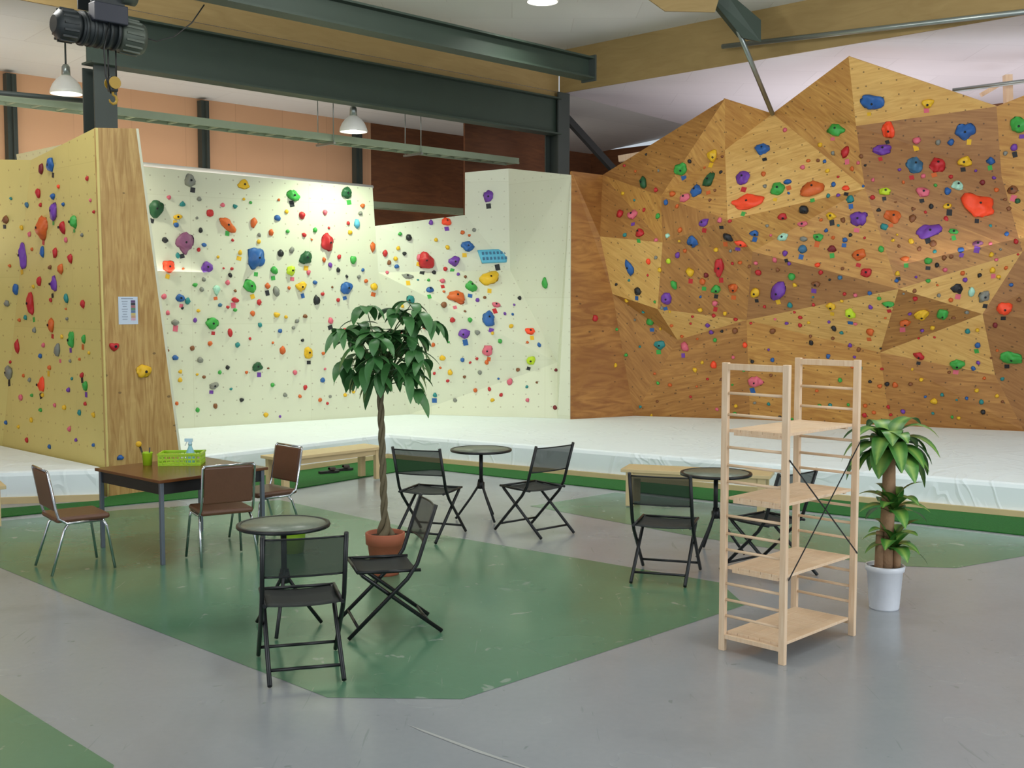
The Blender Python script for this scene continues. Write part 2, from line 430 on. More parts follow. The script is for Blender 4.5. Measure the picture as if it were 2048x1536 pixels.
# timber supports behind faceted wall
for a, b_, w, lab in ((D(1238, 318, 18.9), D(1425, 285, 18.4), .10, 'timber rail behind the left shoulder of the faceted wall'),
                 (D(2017, 215, 16.5), D(2015, 150, 16.5), .10, 'upright timber stub above right end of the faceted wall'),
                 (D(1962, 190, 16.9), D(2000, 168, 16.9), .06, 'small slanted timber stub behind the right faceted peak')):
    tag(MB().bar(a, b_, w, w).boxuv().build('timber_support', pine), lab, 'timber')

# ------------------------------------------------------------------ pendant lamps
def lamp(p, top, label, e=330, col=(1, 1, .93)):
    r = thing('pendant_lamp', label, 'lamp', p, 0, 'high bay pendant lamps')
    MB().lathe([(.20, 0), (.205, .005), (.195, .05), (.165, .12), (.12, .18), (.075, .215), (.06, .23), (.055, .22), (.07, .2), (.11, .17), (.155, .11), (.188, .04), (.195, 0)]).build('lamp_shade', lampw, r)
    MB().lathe([(0, .23), (.055, .23), (.05, .34), (.03, .37), (0, .37)], 16).build('socket', galv, r)
    MB().tube([(0, 0, .36), (0, 0, top-p.z)], .012, 6).build('cord', steel2, r)
    MB().lathe([(0, .02), (.06, .03), (.085, .08), (.06, .15), (.03, .2), (0, .2)], 16).build('bulb', M('glowing bulb', (255, 252, 240), .5, emit=9), r)
    l = bpy.data.lights.new('lamp_light', 'SPOT'); l.energy = e; l.spot_size = math.radians(140); l.spot_blend = .7; l.shadow_soft_size = .05; l.color = col
    lo = bpy.data.objects.new('lamp_light', l); COL.objects.link(lo); lo.location = p+V((0, 0, .01))
lamp(D(133, 188, 14.9), 5.5, 'white bell pendant lamp left of the steel post', 240, (1, .97, .82))
lamp(D(707, 264, 16.9), 5.5, 'white bell pendant lamp above the white back climbing wall', 280, (.86, 1, .74))
lamp(D(1085, 4, 14.9), 6.3, 'white pendant lamp cut by the top edge of the photo', 120)

# ------------------------------------------------------------------ climbing walls
WALLS = []   # (key, BVH)
MZ = .34
def wall_thing(key, label, facets, loc, foot=()):
    r = thing('climbing_wall', label, 'climbing wall', loc)
    vs = []; fs = []
    for pts, mat, rot in facets:
        pts = [V(p) for p in pts]
        tris = [tuple(t) for t in tessellate_polygon([pts])]
        MB().poly(pts, rot=rot, tris=tris).build('panel', mat, r, True, solid=.03)
        i = len(vs); vs += pts; fs += [[i+k for k in t] for t in tris]
    for a, b, mat in foot:      # the wall carries on down behind the mat to the floor
        MB().poly([a, b, V((b.x, b.y, 0)), V((a.x, a.y, 0))]).build('panel', mat, r, True, solid=.03)
    WALLS.append((key, BVHTree.FromPolygons(vs, fs)))
    return r
cream = wallpaint('cream panel', (211, 213, 190), (176, 172, 150))
creamy = wallpaint('yellow cream panel', (210, 195, 120), (176, 152, 92), var=.08)
creamr = wallpaint('cream panel smooth', (213, 215, 196), (194, 194, 174))
ply_t = plywood('tower plywood', (192, 160, 98), (162, 124, 66), (7, .7, 1), False, .5, .14)
K = P(213, 932, MZ); Kf = V((K.x, K.y, 0))
lf = lambda x, y: PLN(x, y, K, AU)
tf = lambda x, y: PLN(x, y, K, AV)
lt_, lk = lf(62, 320), lf(5, 888)
zt = tf(187, 255).z
KT = V((K.x, K.y, zt)) - AU*.03
lm = D(-220, 868, 15.6)
wall_thing('left', 'pale yellow climbing wall at the far left, set with many coloured holds',
    [([KT, lt_, lk, K, Kf], creamy, 0),
     ([lt_, D(-220, 316, 15.2), lm, lk], creamy, 0)], Kf, [(lk, K, creamy), (lm, lk, creamy)])
tr = [KT, tf(272, 257), tf(358, 905)]
trf = V((tr[2].x, tr[2].y, 0))
tw = wall_thing('tower', 'tall tapering plywood tower end between left and white climbing walls', [([KT, tr[1], tr[2], trf, Kf], ply_t, 0)], Kf+AU*.4)
MB().poly([tr[1], tr[1]+AV*3.2, tr[2]+AV*3.2, trf+AV*3.2, trf, tr[2]], face_cam=False).build('side_panel', cream, tw, True, solid=.03)
# white walls
C0 = P(820, 828, MZ); C1 = D(358, 855, 16.4); C1.z = MZ
d01 = (C1-C0); n01 = V((-d01.y, d01.x, 0)).normalized()
wf = lambda x, y: PLN(x, y, C0, n01)
w0 = wf(240, 329); w1 = wf(745, 375); w2 = wf(750, 452); w3 = wf(757, 545); wl = wf(310, 858); wl.z = MZ
wall_thing('back', 'white back climbing wall right of the plywood tower, evenly lit', [([w0, w1, w2, w3, C0, wl], cream, 0)], (C0+C1)/2, [(C0, wl, cream)])
e1 = D(1020, 540, 18.75); e2 = D(1115, 725, 18.15); e3 = P(1115, 836, MZ); e4 = P(1140, 838, MZ)
et = D(1017, 337, 18.7); er = V((e4.x, e4.y, D(1133, 350, e4.y).z))
wall_thing('white', 'white angled climbing wall with a slanted lower slab, left of bare plywood',
    [([w2, D(930, 430, 18.75), D(930, 345, 18.75), et, e1, w3], creamr, 0), ([w3, e1, e2, e3, C0], cream, 0),
     ([et, er, e4, e3, e2, e1], creamr, 0)], (C0+e3)/2, [(C0, e3, cream), (e3, e4, creamr)])
# faceted plywood wall; its plywood tones also carry painted shading between facets
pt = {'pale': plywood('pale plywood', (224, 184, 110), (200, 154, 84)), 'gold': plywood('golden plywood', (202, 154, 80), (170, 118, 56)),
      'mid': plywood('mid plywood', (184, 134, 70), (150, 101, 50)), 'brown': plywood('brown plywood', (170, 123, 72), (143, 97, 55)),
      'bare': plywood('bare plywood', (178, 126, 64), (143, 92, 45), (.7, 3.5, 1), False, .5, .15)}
fv = {'a': (1140, 350, 18.25), 'b': (1205, 350, 18.4), 'c': (1450, 197, 16.6), 'd': (1545, 227, 17.0), 'e': (1697, 113, 15.9), 'f': (1993, 213, 15.6),
      'g': (2200, 130, 15.0), 'G': (2200, 500, 14.9), 'h': (1200, 473, 17.9), 'i': (1325, 485, 17.1), 'j': (1315, 618, 17.4), 'k': (1225, 588, 18.1),
      'm': (1450, 300, 16.9), 'n': (1455, 440, 16.5), 'o': (1730, 377, 16.0), 'p': (1712, 252, 16.3), 'q': (2045, 503, 15.4), 'r': (1505, 503, 16.7),
      's': (1797, 578, 15.7), 't': (1493, 640, 17.2), 'u': (1760, 705, 16.6), 'w': (1965, 628, 15.7), 'x': (1990, 750, 16.1), 'Y': (2200, 650, 15.2), 'z': (1355, 680, 17.8),
      'v': (1322, 392, 17.35), 'l': (2003, 352, 15.75)}
FV = {k: D(*v) for k, v in fv.items()}
FV['a'] = V((e4.x+.01, e4.y, FV['a'].z))
for k, (x, y) in {'0': (1146, 838), '1': (1268, 831), '2': (1500, 838), '3': (1780, 850), '4': (2048, 862), '5': (2250, 871)}.items(): FV[k] = P(x, y, MZ)
FV['0'] = V((e4.x+.01, e4.y, MZ))
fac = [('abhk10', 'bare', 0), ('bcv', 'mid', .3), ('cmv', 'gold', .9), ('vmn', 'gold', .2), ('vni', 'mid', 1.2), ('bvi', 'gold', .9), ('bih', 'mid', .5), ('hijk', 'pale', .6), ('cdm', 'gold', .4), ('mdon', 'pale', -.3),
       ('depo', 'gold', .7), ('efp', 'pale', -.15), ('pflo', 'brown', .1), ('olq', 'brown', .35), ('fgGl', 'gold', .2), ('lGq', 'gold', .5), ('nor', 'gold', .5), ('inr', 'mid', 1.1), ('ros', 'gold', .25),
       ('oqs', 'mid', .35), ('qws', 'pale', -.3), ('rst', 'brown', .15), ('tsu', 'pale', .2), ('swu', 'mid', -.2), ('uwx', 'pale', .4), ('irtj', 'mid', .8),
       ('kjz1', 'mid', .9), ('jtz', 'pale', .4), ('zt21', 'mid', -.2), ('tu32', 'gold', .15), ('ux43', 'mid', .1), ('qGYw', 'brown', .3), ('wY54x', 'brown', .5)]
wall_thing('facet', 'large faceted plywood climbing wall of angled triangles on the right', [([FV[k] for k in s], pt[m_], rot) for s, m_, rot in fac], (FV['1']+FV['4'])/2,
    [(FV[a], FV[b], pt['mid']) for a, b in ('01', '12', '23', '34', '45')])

def wall_hit(x, y):
    best = None
    d = ray(x, y).normalized()
    for key, t in WALLS:
        loc, nrm, idx, dist = t.ray_cast(CAM, d)
        if loc is not None and (best is None or dist < best[3]):
            if nrm.dot(d) > 0: nrm = -nrm
            best = (key, loc, nrm, dist)
    return best

# ------------------------------------------------------------------ climbing holds
CN = {'r': ('red', (186, 34, 40)), 'd': ('maroon', (120, 30, 38)), 'o': ('neon-orange', (250, 74, 34)), 'a': ('orange', (206, 96, 36)), 'y': ('yellow', (224, 178, 30)),
      'l': ('lime', (190, 216, 40)), 'g': ('green', (58, 160, 66)), 'G': ('dark-green', (28, 84, 48)), 't': ('teal', (34, 130, 130)), 'b': ('blue', (36, 92, 160)),
      'B': ('light-blue', (92, 176, 208)), 'p': ('purple', (110, 58, 160)), 'k': ('pink', (214, 100, 120)), 'm': ('mauve', (128, 74, 110)), 'e': ('grey', (128, 130, 122)),
      'K': ('black', (28, 30, 34)), 'w': ('mint', (170, 220, 198)), 'n': ('brown', (128, 78, 44)), 's': ('steel-blue', (58, 108, 142))}
HS = """103,330,b,18,24;84,338,d,13,20;12,440,n,14;118,373,o,8;78,387,r,13,18;55,410,s,9;107,393,b,13;109,422,p,20,30;88,456,a,28,38;127,455,r,17,22;82,410,r,8;150,444,g,18,22;48,511,p,20,46;60,468,k,8;112,505,r,12,20;86,503,b,10,20;142,517,r,13,18;133,480,k,9;165,470,e,8;80,562,r,12,18;110,568,p,16,28;33,578,b,12,20;123,538,a,13,20;101,535,n,9;64,607,r,18,42;15,607,e,12;134,597,t,12,18;167,608,r,12,16;104,650,a,17,26;52,635,t,8;144,680,g,18,26;169,678,g,11,16;36,692,r,12,24;117,700,e,14,26;88,690,k,9;82,712,b,10;20,745,e,20,24;85,769,o,17,26;60,760,e,8;165,750,r,10;172,772,g,14,18;138,780,p,9;43,795,k,10;100,735,a,9;130,815,y,10;160,825,t,9;82,820,g,9;140,858,k,9;13,845,b,8;188,890,b,8;153,880,p,8;55,880,r,8;100,893,b,8;40,640,a,8;70,660,e,9
228,693,r,18,16;287,743,y,32,22;240,915,b,14,9
380,361,e,20,22;487,369,y,20,16;586,391,g,24,20;693,386,G,20,20;310,418,G,26,30;338,395,k,8;398,398,e,9;470,413,t,9;355,434,y,17,10;365,408,t,10;420,426,r,13,15;454,450,a,36,18,-.7;401,460,K,8;445,410,k,9;507,446,a,13,20;555,436,b,13,11;604,431,r,13,14;573,423,y,8;714,447,B,12,18;725,412,a,9;575,463,g,8;650,425,k,9;542,465,a,10;369,485,m,30,36,-.5;330,480,K,12;408,490,b,9;352,450,b,10;655,486,r,26,30;630,460,g,9;700,465,y,9;608,470,r,9;583,500,e,10;513,516,b,34,42,-.4;611,515,G,20,24;561,506,K,12;480,505,y,8;648,520,a,8;337,533,o,22,22;413,534,p,18,20;582,541,l,18,17;548,541,g,14,14;706,520,g,12,16;660,530,p,9;617,545,k,8;500,572,g,20,26,.5;602,574,y,20,18;552,582,e,13,20;433,580,w,14,18;676,540,K,8;692,576,b,22,22;633,601,K,13,18;470,600,r,14,10;518,605,r,9;390,570,g,9;360,596,b,16,16;328,593,k,9;375,602,t,10;535,572,a,10;645,588,r,8;424,647,g,24,22;460,665,r,9,16;505,627,a,9;553,630,y,12,10;594,642,e,9;560,662,b,9;610,632,n,9;350,645,e,14,12;661,641,k,10;420,687,a,8;350,715,b,12,9;615,705,y,18,22;514,733,G,20,16;565,700,a,12;475,690,t,9;400,720,e,12;455,735,K,8;645,760,b,9;590,745,k,9;428,772,e,18,12,.4;545,770,g,8;360,760,y,8;570,790,e,9;483,800,K,8;532,830,y,10;640,800,a,8;690,660,r,9;390,640,p,8;455,565,k,9;520,650,t,8;630,565,b,9;440,610,s,8;395,820,g,8;610,775,r,8;700,740,g,8;690,790,y,8
977,393,p,18,22;893,443,o,18,16;862,445,p,9;840,440,a,8;818,475,K,12,13;745,495,a,10,20;935,493,b,22,20;872,480,y,8;770,507,r,10,13;851,521,r,32,30;800,468,g,8;909,523,p,20,18;987,513,B,56,26,.05;838,515,k,9,14;895,495,y,9;925,465,a,9;948,460,e,8;793,533,b,9;980,558,y,38,28,.3;1090,566,g,13,22;943,573,g,20,20;860,580,b,16,12;885,562,k,11;914,594,a,32,24,-.4;821,599,t,17,17;868,545,K,8;748,574,y,14,14;815,553,e,18,10;977,638,b,24,28;992,610,k,16,12;940,640,g,9;955,600,p,8;905,640,r,10;888,610,n,12;928,667,p,20,18;1060,663,o,18,14;955,665,e,10;975,701,k,18,20;885,716,y,12;1062,721,l,18,16;1000,682,g,8;1020,763,k,11;925,720,b,8;960,745,e,8;900,745,y,10;1112,740,d,7;1110,815,d,8;910,800,e,8;985,800,y,8;1055,800,k,8;1078,690,b,8;850,655,r,8;838,700,y,9;870,790,t,8
1744,204,b,38,28,-.2;1855,207,y,18,16;1672,260,g,28,22;1777,262,o,22,26;1930,263,b,30,26,.4;2038,251,g,28,26;1763,300,p,30,20;1690,304,r,14,22;1524,299,b,26,22;1425,312,y,18,22;1361,338,g,24,22;1418,360,G,20,30,-.4;1833,282,k,14,12;1876,285,e,10;1902,284,b,11;1829,332,s,27,28;1874,329,r,25,27;1928,323,y,24,18;1981,322,b,14,14;2028,295,p,12;1605,335,k,10;1485,357,p,24,26;1527,348,a,9;1575,363,b,14,10;1655,342,y,9;1287,365,G,16,24,.4;1312,380,r,9;1345,388,a,12;1393,381,b,20,22;1370,395,k,20,14,.5;1555,379,g,24,24;1624,376,a,38,30;1494,406,o,56,26,.1;1692,376,o,14,10;1770,383,l,20,14;1846,385,k,22,18;1895,383,b,12,14;1915,371,w,20,16;1957,413,o,54,40,-.5;2025,380,n,16;2035,402,G,10;1700,398,t,14,14;1240,428,r,14,18;1266,430,k,18,20;1316,432,g,10;1332,405,b,10;1407,447,p,20,14,.4;1440,441,k,10;1455,474,K,20,14,-.7;1385,483,b,20,22;1360,460,a,10;1335,472,w,9;1280,466,r,17,18;1250,470,t,8;1432,500,y,9;1565,433,r,16,14;1607,419,K,17,17;1605,448,k,18,10;1565,474,w,20,14;1509,466,b,16,12;1482,487,o,24,10,-.4;1607,478,e,14,10;1636,475,g,18,14;1662,432,y,18,13;1718,438,p,28,28;1768,453,t,14,12;1786,433,a,30,20,-.4;1825,437,n,12;1859,462,p,40,24,.2;1907,463,g,16,10;1895,412,y,16,10;1955,487,m,18,10;1664,497,d,15,14;1605,497,s,15;1570,507,p,10;1718,511,a,24,20;1762,498,g,10;1822,482,y,9;1866,487,n,12;1810,518,a,14,10;1856,522,g,14,12;1922,500,b,11;1438,535,r,18,32,-.2;1380,545,y,15,18;1259,534,b,16,32,.3;1297,523,o,10,12;1412,550,d,9;1337,522,l,10;1348,570,g,12,20,.3;1405,563,a,12;1432,578,g,18,16;1466,577,a,18,18;1276,583,K,16,14;1517,545,r,12,12;1557,583,p,42,24,.8;1511,585,y,16,20,-.6;1632,568,n,16,11;1583,553,g,14;1733,545,r,20,14;1662,612,y,18,16;1700,627,l,18,20;1777,608,g,20,14;1843,629,y,20,26,-.7;1885,628,g,19,24;1915,577,K,18,18,-.6;1943,583,w,12,18;1985,540,y,10;2010,616,o,26,24;2023,715,g,38,22;1968,592,e,18,22,-.6;1830,597,r,9;1795,547,y,9;1680,555,s,9;1740,663,a,14,16;1668,657,K,9,14;1600,650,r,8;1545,662,n,12;1810,645,a,18,15;1865,655,y,9;1915,728,g,24,20;1510,763,k,26,20;1470,662,n,11;1320,690,t,22,16;1370,693,k,14,20,.5;1333,597,p,20,22;1300,643,g,14,16;1427,730,o,12,16;1430,607,k,11;1415,650,p,9;1190,637,r,12,14;1390,740,y,9;1868,802,y,13;1790,770,a,9;1955,690,b,10;1838,712,r,20,14,-.5;1990,650,d,9;1545,720,b,8;1600,740,y,9;1680,760,g,8;1340,770,a,8;1660,810,t,8;1550,520,k,9;1690,480,b,9;1745,395,r,9;1640,290,y,9;1570,260,k,8;1965,365,d,9;1355,510,p,10;1400,620,y,10;1490,690,o,9;1580,610,t,10;1635,530,o,10;1930,560,p,9;1890,540,k,9;1935,662,t,9;1700,690,p,8;1320,540,y,9"""
def hmat(c): return M(CN[c][0]+' hold resin', CN[c][1], .5, 0, .12, 25, .08)
ORD = ['first', 'second', 'third', 'fourth', 'fifth', 'sixth', 'seventh', 'eighth', 'ninth', 'tenth', 'eleventh', 'twelfth', 'thirteenth', 'fourteenth', 'fifteenth', 'sixteenth', 'seventeenth', 'eighteenth', 'nineteenth', 'twentieth']
ORD += ['twenty-'+o for o in ORD[:9]] + ['thirtieth'] + ['thirty-'+o for o in ORD[:9]] + ['fortieth'] + ['forty-'+o for o in ORD[:9]]
boltmesh = None
def get_bolt():
    global boltmesh
    if boltmesh is None:
        o = MB().lathe([(0, 0), (.016, 0), (.016, .004), (.008, .006), (.008, -.002), (0, -.002)], 10).build('bolt', M('bolt steel', (40, 42, 44), .4, .7))
        boltmesh = o.data; bpy.data.objects.remove(o)
    return boltmesh
recs = []
for row in HS.replace('\n', ';').split(';'):
    f = row.strip().split(',')
    if len(f) < 4: continue
    x, y, c, w = float(f[0]), float(f[1]), f[2], float(f[3])
    h = float(f[4]) if len(f) > 4 else w*random.uniform(.85, 1.25); roll = float(f[5]) if len(f) > 5 else random.uniform(-.25, .25)
    hit = wall_hit(x, y)
    if hit: recs.append([hit[0], x, y, c, w, h, roll, hit])
NREAL = len(recs)
# the small foot chips scattered between the larger holds
rx = random.Random(21)
for (x0, x1, y0, y1, key, cnt) in ((1230, 2040, 300, 840, 'facet', 225), (330, 740, 390, 845, 'back', 62), (770, 1100, 470, 810, 'white', 44), (10, 195, 350, 900, 'left', 26)):
    got = 0; tries = 0
    while got < cnt and tries < 9000:
        tries += 1; x, y = rx.uniform(x0, x1), rx.uniform(y0, y1)
        if y > 640 and rx.random() < .30: continue
        if key == 'white' and x > 1005 and y < 560+1.9*(x-1020): continue      # the plain end panel stays bare
        hit = wall_hit(x, y)
        if not hit or hit[0] != key: continue
        if any((r[1]-x)**2+(r[2]-y)**2 < (9+.6*r[4])**2 for r in recs): continue
        w = rx.uniform(4.5, 8.5); recs.append([key, x, y, rx.choice('rraakyygbtpnneK'), w, w*rx.uniform(.8, 1.3), rx.uniform(-.6, .6), hit]); got += 1
big = set(id(r) for r in sorted(recs[:NREAL], key=lambda r: -r[4]*r[5])[:296])
def size_of(r): return 'large' if r[4]*r[5] > 500 else 'small' if r[4]*r[5] < 160 else 'medium'
def region(key, x, y):
    if key == 'facet': return ('left third of' if x < 1470 else 'middle third of' if x < 1760 else 'right third of') + ' faceted plywood wall'
    if key == 'back': return ('left' if x < 520 else 'right') + ' half of white back wall'
    if key == 'white': return ('upper' if y < 545 else 'lower') + ' part of white angled wall'
    if key == 'left': return ('upper' if y < 580 else 'lower') + ' half of yellow left wall'
    return 'plywood tower end'
groups = {}
for r in recs: groups.setdefault((region(r[0], r[1], r[2]), r[3], size_of(r)), []).append(r)
labels = {}
for (reg, c, sz), L in groups.items():
    L.sort(key=lambda r: r[2])
    for i, r in enumerate(L):
        cn = CN[c][0]
        t1 = f'the only {sz} {cn} one' if len(L) == 1 else f'{ORD[i]} {sz} {cn} one down'
        t2 = 'the only one' if len(L) == 1 else f'{ORD[i]} one down'
        labels[id(r)] = (f'{sz} {cn} hold on {reg}, {t1}', f'{sz} {cn} hold on {reg}, {t2}')
rt = random.Random(11)
stuff_v = []; stuff_f = []; stuff_m = []; stuff_cols = []
for r in recs:
    key, x, y, c, w, h, roll, (k_, loc, n, dist) = r
    scl = dist/F; W, H = w*scl/2*1.05, h*scl/2*1.05
    dep = max(.018, min(.13, .75*min(W, H)+.01))
    board = (w == 56 and c == 'B'); heart = (key == 'tower' and c == 'r')
    if board: dep = .05
    bm = bmesh.new(); bmesh.ops.create_icosphere(bm, subdivisions=3 if w >= 18 else 2, radius=1)
    sd = V((rt.uniform(-50, 50), rt.uniform(-50, 50), rt.uniform(-50, 50)))
    amp = .42 if w > 13 else .28
    tilt = rt.uniform(-.3, .3); typ = rt.random()
    for v in bm.verts:
        p = v.co.copy()
        fct = 1 + amp*noise.noise(p*1.25+sd) + .16*noise.noise(p*3.1+sd)
        q = p*fct
        if board:
            q = V((max(-1, min(1, p.x*1.5)), max(-1, min(1, p.y*1.5)), p.z)); q.x *= 1+.1*q.y
        elif heart:
            q = V((p.x*1.05, p.y*.9 + abs(p.x)*.55 - .25, p.z*.9))
        else:
            q.x *= 1 + tilt*q.y
            if typ < .35 and w >= 14 and q.z > 0:
                q.z *= 1 - .45*max(0, q.y)*max(0, 1-abs(q.x))
            elif typ > .75 and w >= 14 and q.z > 0:
                q.z *= .8 + .35*math.cos(q.x*5)
        q.z = max(q.z, 0)
        v.co = V((q.x*W, q.y*H, q.z*dep))
    bmesh.ops.remove_doubles(bm, verts=bm.verts[:], dist=.0003)
    for f in bm.faces: f.smooth = True
    up = (AZ - n*AZ.dot(n)).normalized(); xx = up.cross(n)
    R = Matrix((xx, up, n)).transposed().to_4x4() @ Matrix.Rotation(roll, 4, 'Z')
    MW = Matrix.Translation(loc + n*.001) @ R
    if id(r) not in big:
        if c not in stuff_cols: stuff_cols.append(c)
        bm.verts.index_update(); base = len(stuff_v)
        stuff_v += [MW @ v.co for v in bm.verts]
        for f in bm.faces: stuff_f.append([base+v.index for v in f.verts]); stuff_m.append(stuff_cols.index(c))
        bm.free(); continue
    cz = max((v.co.z for v in bm.verts if abs(v.co.x) < W*.2 and abs(v.co.y) < H*.2), default=dep)
    me = bpy.data.meshes.new('climbing_hold'); bm.to_mesh(me); bm.free(); me.materials.append(hmat(c))
    o = bpy.data.objects.new('climbing_hold', me); COL.objects.link(o)
    o.matrix_world = MW
    tag(o, labels[id(r)][0], 'climbing hold', 'coloured climbing holds on the walls')
    if w >= 16 and not board:
        b = bpy.data.objects.new('bolt', get_bolt()); COL.objects.link(b); b.parent = o; b.location = (0, 0, cz-.001)
    if board:
        mb = MB()
        for i in range(7):
            for j in range(2): mb.box((-W*.8+W*1.6*i/6, (j-.5)*H*.8, dep*.98), (W*.14, H*.4, .01))
        mb.build('slot_row', hmat('s'), o)
    if (w >= 14 and rt.random() < .8) or rt.random() < .10:
        tcol = rt.choice(['K', 'K', 'K', 'r', 'g', 'k', 'y', 'p', 'b', 'a'])
        p2 = (x+rt.uniform(-.3, .3)*w, y+h*.62+rt.uniform(4, 7)); h2 = wall_hit(*p2)
        if h2 and h2[0] == key and key != 'tower':
            mb = MB(); s2 = scl*rt.uniform(7, 10); up2 = (AZ-h2[2]*AZ.dot(h2[2])).normalized(); x2 = up2.cross(h2[2])
            Rm = Matrix((x2, up2, h2[2])).transposed() @ Matrix.Rotation(rt.uniform(-.3, .3), 3, 'Z')
            mb.box(h2[1]+h2[2]*.0025, (s2, s2*rt.uniform(.8, 1.3), .002), Rm)
            t_ = mb.build('tape_marker', M(CN[tcol][0]+' tape', CN[tcol][1], .6))
            tag(t_, f'{CN[tcol][0]} tape under ' + labels[id(r)][1], 'tape', 'route tape markers')
me = bpy.data.meshes.new('foot_chips'); me.from_pydata(stuff_v, [], stuff_f)
for c in stuff_cols: me.materials.append(hmat(c))
for pl, mi in zip(me.polygons, stuff_m): pl.material_index = mi; pl.use_smooth = True
o = bpy.data.objects.new('foot_chips', me); COL.objects.link(o)
tag(o, 'tiny coloured foot chips scattered between the larger holds on all climbing walls', 'climbing hold', None, 'stuff')

# ------------------------------------------------------------------ notice sheet on tower
pc = tf(256, 621); nT = (-AV); scs = (pc-CAM).length/F
RT3 = Matrix((AU, AZ, nT)).transposed()
sh = tag(MB().box(pc+nT*.004, (34*scs*1.15, 52*scs, .003), RT3).build('notice_sheet', paper), 'pale bluish notice sheet with coloured grade bars taped to plywood tower', 'notice')
cols = [(96, 74, 116), (64, 64, 72), (160, 100, 106), (90, 134, 104), (92, 118, 156), (196, 180, 110), (190, 150, 120), (200, 160, 178)]
def onsheet(mb, u_, v_, w, h, z=.007): mb.box(pc+nT*z+AU*(u_*scs)+AZ*(v_*scs), (w*scs, h*scs, .001), RT3)
for i, c in enumerate(cols):
    mb = MB(); onsheet(mb, 10, 17-i*4.8, 9, 4.6); mb.build('colour_bar', M('sheet ink %d' % i, c, .7), sh, True)
mb = MB(); onsheet(mb, -2, 22.5, 24, 1.8)
for i in range(8): onsheet(mb, -7, 17-i*4.8, 12-(i % 3)*2, 1.2)
mb.build('print', M('print ink', (138, 150, 168), .7), sh, True)

# ------------------------------------------------------------------ mats, boards, turf
M1 = trf + AU*.05; M2 = P(775, 917); M3 = P(2048, 1036); dR = (M3-M2).normalized(); M4 = M3+dR*1.6
back = [FV['5']+V((1.5, -.6, 0)), FV['5'], FV['4'], FV['3'], FV['2'], FV['1'], FV['0'], e3, C0, wl]
mainp = [M1, M2, M3, M4] + back
r = thing('crash_mat', 'long white vinyl covered landing mat in front of white and faceted walls', 'mat', M2)
o = MB().prism(mainp, .0, MZ).build('mat_cover', matw, r, True, bevel=.05)
def edge(p, q, nrm, z0=.0, h=.07): return MB().bar(V(p)+nrm*.02+AZ*(z0+h/2), V(q)+nrm*.02+AZ*(z0+h/2), .035, h).boxuv()
nR = V((dR.y, -dR.x, 0)); dL = (M2-M1).normalized(); nL = V((dL.y, -dL.x, 0))
edge(M1, M2, nL).build('wood_edge', birch, r, True); edge(M2, M4, nR).build('wood_edge', birch, r, True)
FR = P(203, 1001); FL = P(-330, 1046)
r = thing('crash_mat', 'white vinyl landing mat at far left under the yellow climbing wall', 'mat', FR)
MB().prism([FR, Kf-AU*.04, V((lk.x, lk.y, 0))-AU*.04, V((lm.x, lm.y, 0))-V((0, .05, 0)), FL+AV*1.0], 0, MZ).build('mat_cover', matw, r, True, bevel=.05)
dl = (FR-FL).normalized(); edge(FL+AV*1.0, FR, V((dl.y, -dl.x, 0))).build('wood_edge', birch, r, True)
outer = [P(x, y) for x, y in [(-330, 1068), (0, 1036), (230, 1012), (600, 977), (790, 945), (870, 940), (2048, 1072)]]
outer.append(outer[-1]+dR*1.6)
inner = [M4+nR*.04, M3+nR*.04, M2+nR*.04, M1+nL*.04, Kf-AV*.05, FR+V((0, -.06, 0)), FL]
tag(MB().prism(outer+inner, .003, .012).build('turf_strip', turf_m), 'green artificial turf strip along the foot of the mats', 'turf')

# ------------------------------------------------------------------ benches
def bench(a, b_, w, label, grp='wooden benches'):
    a = V(a); b_ = V(b_); d = b_-a; L = d.length; ang = math.atan2(d.y, d.x); c = (a+b_)/2
    r = thing('bench', label, 'bench', (c.x, c.y, .0), ang, grp)
    MB().box((0, 0, .385), (L, w, .035)).build('bench_top', birch, r, bevel=.004)
    for sx in (-1, 1):
        for sy in (-1, 1):
            MB().box((sx*(L/2-.09), sy*(w/2-.05), .190), (.08, .055, .355)).build('leg', birch, r, bevel=.003)
    m = MB()
    for sy in (-1, 1): m.box((0, sy*(w/2-.05), .335), (L-.26, .03, .06))
    m.build('rail', birch, r)
za = .4
a, b_ = (P(541, 914, za), P(750, 890, za)); bench((a.x, a.y, 0), (b_.x, b_.y, 0), .40, 'low pale wooden bench with sandals under it, behind the brown office table')
a, b_ = (P(1250, 933, za), P(1545, 947, za)); bench((a.x, a.y, 0), (b_.x, b_.y, 0), .40, 'low pale wooden bench behind the round table at right')
a = P(6, 966, za); bench((a.x-1.2, a.y-.75, 0), (a.x, a.y, 0), .40, 'low pale wooden bench end peeking in at the left edge')

# sandals
def sandal(p, rz, label):
    r = thing('sandal', label, 'sandal', p, rz, 'pair of black sandals')
    prof = [(-.13, .032), (-.1, .04), (-.03, .036), (.05, .046), (.1, .045), (.13, .025)]
    m = MB(); pts = [(w, y) for y, w in prof]+[(-w, y) for y, w in prof[::-1]]
    m.prism(pts, 0, .028).build('sole', M('black rubber', (24, 22, 22), .6), r)
    m = MB(); n = 8
    for k in range(n):
        a0, a1 = math.pi*k/n, math.pi*(k+1)/n
        m.bar((.045*math.cos(a0), .04, .02+.05*math.sin(a0)), (.045*math.cos(a1), .04, .02+.05*math.sin(a1)), .075, .008, V((0, 0, 1)))
    m.build('strap', M('dark leather strap', (48, 36, 30), .6), r)
p = P(658, 946, .013); sandal((p.x, p.y, .013), -1.0, 'left black sandal of the pair under the left bench')
p = P(686, 941, .013); sandal((p.x, p.y, .013), -1.05, 'right black sandal of the pair under the left bench')

